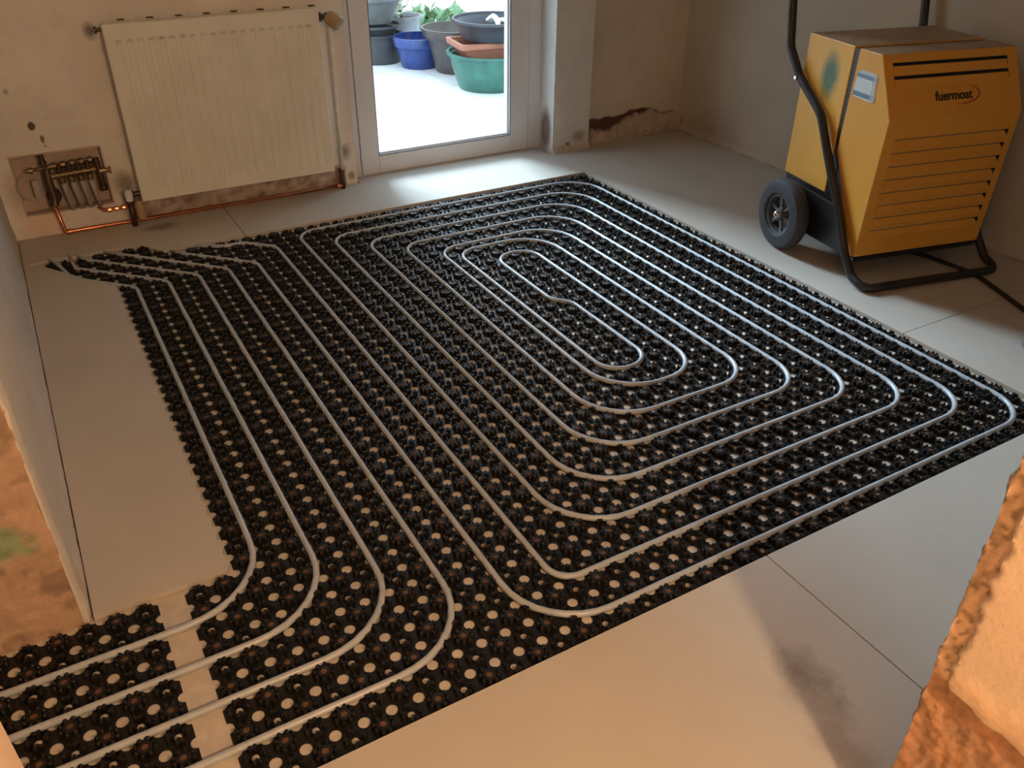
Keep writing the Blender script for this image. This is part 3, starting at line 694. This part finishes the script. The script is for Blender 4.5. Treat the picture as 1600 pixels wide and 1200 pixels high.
# frame plates joining chassis and tube
for xx in (-.35, W+.25): D(MB().prism([(2.6, 1.9), (3.9, 4.7), (8.8, 4.8), (8.6, 1.7)], xx, xx+.12, 'x'), 'axle_plate', M['black_metal'], bevel=.02)
AY, AZ, WR = 8.15, g0+2.5, 2.5
D(MB().tube([(-1.9, AY, AZ), (W+1.9, AY, AZ)], .2, 12), 'axle', M['black_metal'], smooth=30)
def wheel(x_out, sgn):
    tb = MB(); w_ = 1.15
    prof = [(1.42, .12), (1.55, .02), (2.0, 0), (2.32, .08), (2.47, .28), (WR, .5), (WR, .7), (2.47, .9), (2.3, 1.1), (1.9, 1.15), (1.45, 1.1), (1.42, .6)]
    tb.lathe([(r, sgn*h) for r, h in prof], (x_out, AY, AZ), 48, 'x', closed=True)
    ty = D(tb, 'tyre', M['rubber'], smooth=35)
    rm = MB(); rm.lathe([(1.3, .18), (1.46, .16), (1.46, .9), (1.3, .9), (1.22, .5)][::1], (x_out, AY, AZ), 40, 'x', closed=True) if sgn > 0 else rm.lathe([(1.3, -.18), (1.46, -.16), (1.46, -.9), (1.3, -.9), (1.22, -.5)], (x_out, AY, AZ), 40, 'x', closed=True)
    rm.lathe([(.42, sgn*.12), (.46, sgn*.3), (.46, sgn*.8), (.1, sgn*.85)], (x_out, AY, AZ), 20, 'x')
    for k in range(6):
        a = k*math.pi/3+.3; c, s = math.cos(a), math.sin(a)
        pts = [(.4, -.1), (1.35, -.15), (1.35, .15), (.4, .1)]
        v = []
        for h in (.38, .52):
            for r_, t_ in pts: v.append((x_out+sgn*h, AY+r_*c-t_*s, AZ+r_*s+t_*c))
        rm.add(v, [(0, 1, 2, 3), (7, 6, 5, 4), (0, 4, 5, 1), (1, 5, 6, 2), (2, 6, 7, 3), (3, 7, 4, 0)])
    rm.lathe([(1.35, sgn*.78), (.3, sgn*.8), (.3, sgn*.84), (1.35, sgn*.84)], (x_out, AY, AZ), 24, 'x')
    D(rm, 'wheel_rim', M['rim'], smooth=35, label='grey spoked wheel rim')
    D(MB().lathe([(.29, .22*sgn), (.27, .0), (.2, -.12*sgn), (.08, -.17*sgn)], (x_out, AY, AZ), 16, 'x'), 'hub_cap', M['chrome'], smooth=40, label='chrome hub cap')
wheel(-1.95, 1); wheel(W+1.95, -1)
# slots and louvres
up_n = Vector((0, -(10.95-14.47)*-1, 0))
def fy(z): # front surface y at height z
    if z > 10.95: return 1.44+(3.35-1.44)*(z-10.95)/(14.47-10.95)
    return 1.44+(1.68-1.44)*(10.95-z)/9.0
for z_ in (14.0, 13.3):
    y_ = fy(z_); mb = MB()
    mb.prism([(fy(z_)-.015, z_), (fy(z_-.16)-.015, z_-.16), (fy(z_-.16)+.08, z_-.16), (fy(z_)+.08, z_)], .65, 9.35, 'x')
    mb.prism([(fy(z_)-.02, z_), (fy(z_-.45)-.02, z_-.45), (fy(z_-.4)+.05, z_-.4), (fy(z_)+.05, z_)], 9.27, 9.35, 'x')
    D(mb, 'air_slot', M['blackhole'])
    D(MB().prism([(fy(z_-.17)-.12, z_-.17), (fy(z_-.62)-.0, z_-.62), (fy(z_-.17)+.02, z_-.17)], .65, 9.25, 'x'), 'slot_lip', yf_)
for k in range(8):
    z_ = 9.75-k*.86; xa = .75; xb = 9.5
    D(MB().prism([(fy(z_)+.02, z_+.02), (fy(z_-.42)-.27, z_-.42), (fy(z_-.42)+.02, z_-.42)], xa, xb-.14, 'x'), 'louvre', yf_)
    D(MB().prism([(fy(z_+.04)-.012, z_+.04), (fy(z_-.02)-.03, z_-.03), (fy(z_)+.03, z_-.02), (fy(z_)+.03, z_+.04)], xa, xb-.14, 'x'), 'louvre_shade_strip', M['louvre_shade'])  # thin strip paints the shadow line along the top of each louvre
    mb = MB(); y_ = fy(z_)-.03
    mb.prism([(xb-.24, z_+.03), (xb+.06, z_+.03), (xb-.02, z_-.5), (xb-.12, z_-.42)], y_-.04, y_+.05, 'y')
    D(mb, 'louvre_opening', M['blackhole'])
# service sticker on the left side of the front cover
def st_mat():
    t = NT('service_sticker_print'); sp = t.n('ShaderNodeSeparateXYZ'); t.L(t.obj(), sp.inputs[0]); z = sp.outputs[2]
    zz = t.math('DIVIDE', t.math('SUBTRACT', z, (11.55-g0)*S), 1.7*S)
    c = t.ramp(zz, [(0, (.8, .8, .74)), (.10, (.16, .26, .36)), (.24, (.3, .42, .5)), (.28, (.68, .74, .72)), (.72, (.70, .75, .73)), (.76, (.2, .3, .38)), (.9, (.55, .6, .62))])
    for e_ in c.node.color_ramp.elements: pass
    c.node.color_ramp.interpolation = 'CONSTANT'
    sy_ = t.math('SUBTRACT', 4.4*S, sp.outputs[1])
    worn = t.math('MULTIPLY', t.math('GREATER_THAN', t.math('ADD', sy_, t.math('MULTIPLY', t.noise(30, 4, .7), .03)), .055), .75)
    c = t.mix(worn, c, (.5, .48, .46)); t.color(c).set(.5); return t.m
mb = MB(); mb.prism([(5.15, 13.1), (5.28, 11.85), (5.1, 11.65), (3.3, 11.6), (3.12, 11.8), (3.3, 12.6), (3.25, 13.15), (3.5, 13.3), (4.9, 13.28)], -.03, .01, 'x')
D(mb, 'service_sticker', st_mat(), label='worn grey and blue service sticker')
# raised maker's name and swoosh
lg = NT('logo_black').color((.03, .018, .01)).set(.5).m; rd = NT('logo_red').color((.40, .07, .03)).set(.5).m
fc = bpy.data.curves.new('maker_name', 'FONT'); fc.body = 'fuermoat'; fc.size = .80*S; fc.extrude = .012*S; fc.offset = .018*S; fc.align_x = 'CENTER'
tmp = bpy.data.objects.new('tmp', fc); sc.collection.objects.link(tmp)
me = bpy.data.meshes.new_from_object(tmp.evaluated_get(bpy.context.evaluated_depsgraph_get())); bpy.data.objects.remove(tmp)
me.materials.clear(); me.materials.append(lg)
xs = [v.co.x for v in me.vertices]; kx = 2.85*S/(max(xs)-min(xs))
for v in me.vertices: v.co.x *= kx
tx = bpy.data.objects.new('maker_name', me); sc.collection.objects.link(tx); tx.parent = dh
slope = math.atan2(1.91, 3.52)
tx.location = (4.95*S, (fy(11.85)-.02)*S, (11.85-g0)*S); tx.rotation_euler = (math.pi/2-slope, 0, 0)
mb = MB(); pts = []
for a in np.linspace(-1.75, 1.1, 18):
    x_ = 5.4+1.55*math.cos(a); z_ = 12.1+.52*math.sin(a); pts.append((x_, fy(z_)-.01, z_))
mb.tube(pts, [.01+.045*math.sin(math.pi*i/17) for i in range(18)], 6); D(mb, 'logo_swoosh', rd)

# power cord
MB().tube(fillet([(48.6, 14.5, ZF+.16), (49.9, 13.3, ZF+.16), (50.3, 9.0, ZF+.16), (47.8, 3.2, ZF+.16), (47.0, 0, ZF+.16)], 3, 8), .15, 8).build('power_cord', M['cord'], smooth=0,
    label='black power cord running on the floor from under the dehumidifier', cat='cord')
# grey round puck at the frame edge
gp = empty('floor_sander_disc', (44.6, .6, ZF), label='grey round lid lying on the floor, cut by the right edge of the photo', cat='lid')
MB().lathe([(1.05, 0), (1.15, .1), (1.15, .5), (1.05, .6), (.9, .6), (.85, .5)], (0, 0, 0), 28).build('lid_rim', simple('grey_lid', (.16, .15, .15), .5), gp, smooth=35)
gp.name = 'round_lid'

# ---------------------------------------------------------------- outside
GZ = -2.0
MB().box(-150, 260, 50.3, 240, GZ-.6, GZ).build('patio', M['patio'], kind='structure')
MB().box(-120, 230, 133, 137, GZ, 38).build('garden_wall', M['brick'], kind='structure')
def pot(name, c, prof, mat, label, inner=.35, n=44, soil=None, parts=None, z=GZ, cat='plant pot', ribs=0):
    """prof: outer (r,h) from bottom up; hollow"""
    th = inner; o = prof
    inn = [(max(.2, r-th), max(h, th)) for r, h in o[::-1]]
    inn[0] = (o[-1][0]-th, o[-1][1])
    mb = MB(); mb.lathe(o+inn+[(.2, th)], (0, 0, 0), n)
    e = empty(name, (c[0], c[1], z), label=label, cat=cat)
    body = mb.build('pot_body' if cat == 'plant pot' else 'tub_body', mat, e, smooth=40)
    if soil: MB().lathe([(o[-1][0]*.86, 0), (o[-1][0]*.86, .1), (.1, .2)], (0, 0, soil), 24).build('soil', M['soil'], e)
    return e
M['soil'] = simple('dark_soil', (.06, .045, .035), .95, scale=60, var=.5)
brim = glazed('brown_glazed_pot', (.085, .07, .066)); bluem = glazed('blue_glazed_pot', (.03, .06, .22), .25); blk = glazed('black_plastic_pot', (.035, .042, .05), .45)
grn = glazed('green_plastic_tub', (.04, .15, .12), .4); drk = glazed('dark_glazed_pot', (.045, .05, .062), .35); ter = simple('terracotta', (.42, .17, .11), .75, scale=10)
slv = glazed('grey_metal_pot', (.30, .33, .36), .3); gry = glazed('grey_plastic_pot', (.12, .13, .13), .5)
pot('tub', (51.9, 81.5), [(3.9, 0), (4.2, .3), (5.0, 2.7), (5.3, 4.15), (5.65, 4.25), (5.7, 4.6)], grn, 'round green plastic tub on the patio under the terracotta trough', cat='tub')
# terracotta trough
tr = empty('planter_trough', (53.3, 81.9, 2.0), math.radians(-8), label='rectangular terracotta trough standing in the green tub', cat='planter')
def rrect(lx, ly, z, r=.5, n=4):
    out = []
    for q, (sx, sy_) in enumerate(((1, 1), (-1, 1), (-1, -1), (1, -1))):
        for k in range(n+1):
            a = math.pi/2*(q+k/n); out.append((sx*(lx-r)+r*math.cos(a), sy_*(ly-r)+r*math.sin(a), z))
    return out
def ringloft(rings):
    mb = MB(); n = len(rings[0]); v = [p for r_ in rings for p in r_]
    f = [(i*n+k, i*n+(k+1) % n, (i+1)*n+(k+1) % n, (i+1)*n+k) for i in range(len(rings)-1) for k in range(n)]
    f.append(tuple(range(n))[::-1]); f.append(tuple((len(rings)-1)*n+k for k in range(n))); return mb.add(v, f)
ringloft([rrect(4.0, 1.9, -1.7), rrect(5.6, 2.8, 1.2), rrect(6.1, 3.2, 1.25), rrect(6.2, 3.3, 1.9), rrect(5.7, 2.8, 1.9), rrect(5.2, 2.5, .6)]).build('trough_body', ter, tr, smooth=35)
pot('plant_pot', (52.8, 82.1), [(3.9, 0), (4.2, .2), (4.4, .9), (4.7, 1.5), (5.2, 2.1), (5.4, 2.2), (5.45, 2.5)], drk, 'wide dark glazed pot on top of the terracotta trough', z=3.92)
pot('plant_pot', (52.3, 92.2), [(2.8, 0), (3.0, .3), (3.6, 3.0), (3.9, 4.2), (4.6, 4.8), (4.8, 5.6), (4.9, 5.9)], brim, 'tall brown glazed pot between the blue pot and the green tub')
pot('plant_pot', (48.8, 97.3), [(2.5, 0), (2.65, .3), (3.2, 2.7), (3.55, 2.95), (3.7, 4.0), (3.6, 4.2)], bluem, 'bright blue glazed pot on the patio')
pot('bucket', (45.0, 103.4), [(3.2, 0), (3.3, .3), (3.5, 3.6), (3.7, 3.7), (3.7, 4.0)], blk, 'black plastic pot on the patio left of the blue pot', n=40)
pot('plant_pot', (45.0, 103.4), [(2.2, 0), (2.7, 2.0), (3.0, 2.5), (3.6, 2.7), (3.6, 3.0)], blk, 'black pot nested inside the black pot left of the blue pot', z=.2)
up_ = pot('plant_pot', (44.6, 103.8), [(2.8, 0), (3.7, 2.3), (4.2, 3.0), (4.35, 3.1), (4.35, 3.5)], gry, 'grey plastic pot topping the black stack at the door edge', z=3.45, soil=2.9)
pot('plant_pot', (51.2, 108.2), [(2.0, 0), (2.6, 3.6), (2.9, 5.0), (3.1, 5.3)], slv, 'small grey pot behind the blue pot, holding a pale plant', soil=4.6)
# pale plants
lf = simple('pale_leaf', (.62, .68, .55), .6, var=.15); lfg = simple('green_leaf', (.22, .38, .20), .6, var=.3)
def leaves(mb, c, n, spread, h, L=1.6, wd=.5):
    for _ in range(n):
        a = random.uniform(0, 2*math.pi); e_ = random.uniform(.2, 1.2); d = Vector((math.cos(a)*math.cos(e_), math.sin(a)*math.cos(e_), math.sin(e_)))
        p = Vector(c)+Vector((random.uniform(-1, 1)*spread, random.uniform(-1, 1)*spread, random.uniform(0, h))); s_ = d.cross(Vector((0, 0, 1))).normalized()*wd*random.uniform(.6, 1)
        q = p+d*L*random.uniform(.6, 1.1); m_ = (p+q)/2+Vector((0, 0, .25)); t_ = Vector((0, 0, .04))
        mb.add([p, m_-s_, q, m_+s_, m_+t_*4], [(0, 1, 4), (1, 2, 4), (2, 3, 4), (3, 0, 4)])
pl = empty('potted_plant', (51.2, 108.2, 2.75), label='pale whitish leafy plant growing out of the small grey pot', cat='plant')
mb = MB(); leaves(mb, (-.8, 0, .3), 45, 1.5, 3.2, 2.2, .9); mb.build('foliage', lf, pl)
MB().tube([(0, 0, -.3), (-.3, 0, 1), (-.8, 0, 2.5)], .15, 6).build('stem', M['soil'], pl)
sh = empty('shrub', (61, 118, GZ), label='low green shrub at the foot of the garden wall', cat='shrub')
mb = MB(); leaves(mb, (0, 0, 0), 240, 5, 3.2, 2.4, .8); mb.build('foliage', lfg, sh)
mb = MB()
for k in range(9): mb.tube([(0, 0, 0), (random.uniform(-4, 4), random.uniform(-3, 3), 3.5)], .12, 5)
mb.build('stem', M['soil'], sh)
# crumpled pale sheet in the dark pot
mb = MB(); n = 12
for j in range(n):
    for i in range(n):
        x_, y_ = (i/(n-1)-.5)*5.5, (j/(n-1)-.5)*4.5; mb.v.append((55.6+x_, 82+y_, 5.9+1.1*noise.noise(Vector((x_*.7, y_*.7, 1)))+.6*noise.noise(Vector((x_*2, y_*2, 4)))))
for j in range(n-1):
    for i in range(n-1): mb.f.append((j*n+i, j*n+i+1, (j+1)*n+i+1, (j+1)*n+i))
o = mb.build('plastic_bag', simple('white_plastic_bag', (.7, .72, .72), .5), smooth=30, label='crumpled white plastic bag in the dark glazed pot', cat='bag')
sd = o.modifiers.new('thick', 'SOLIDIFY'); sd.thickness = .004
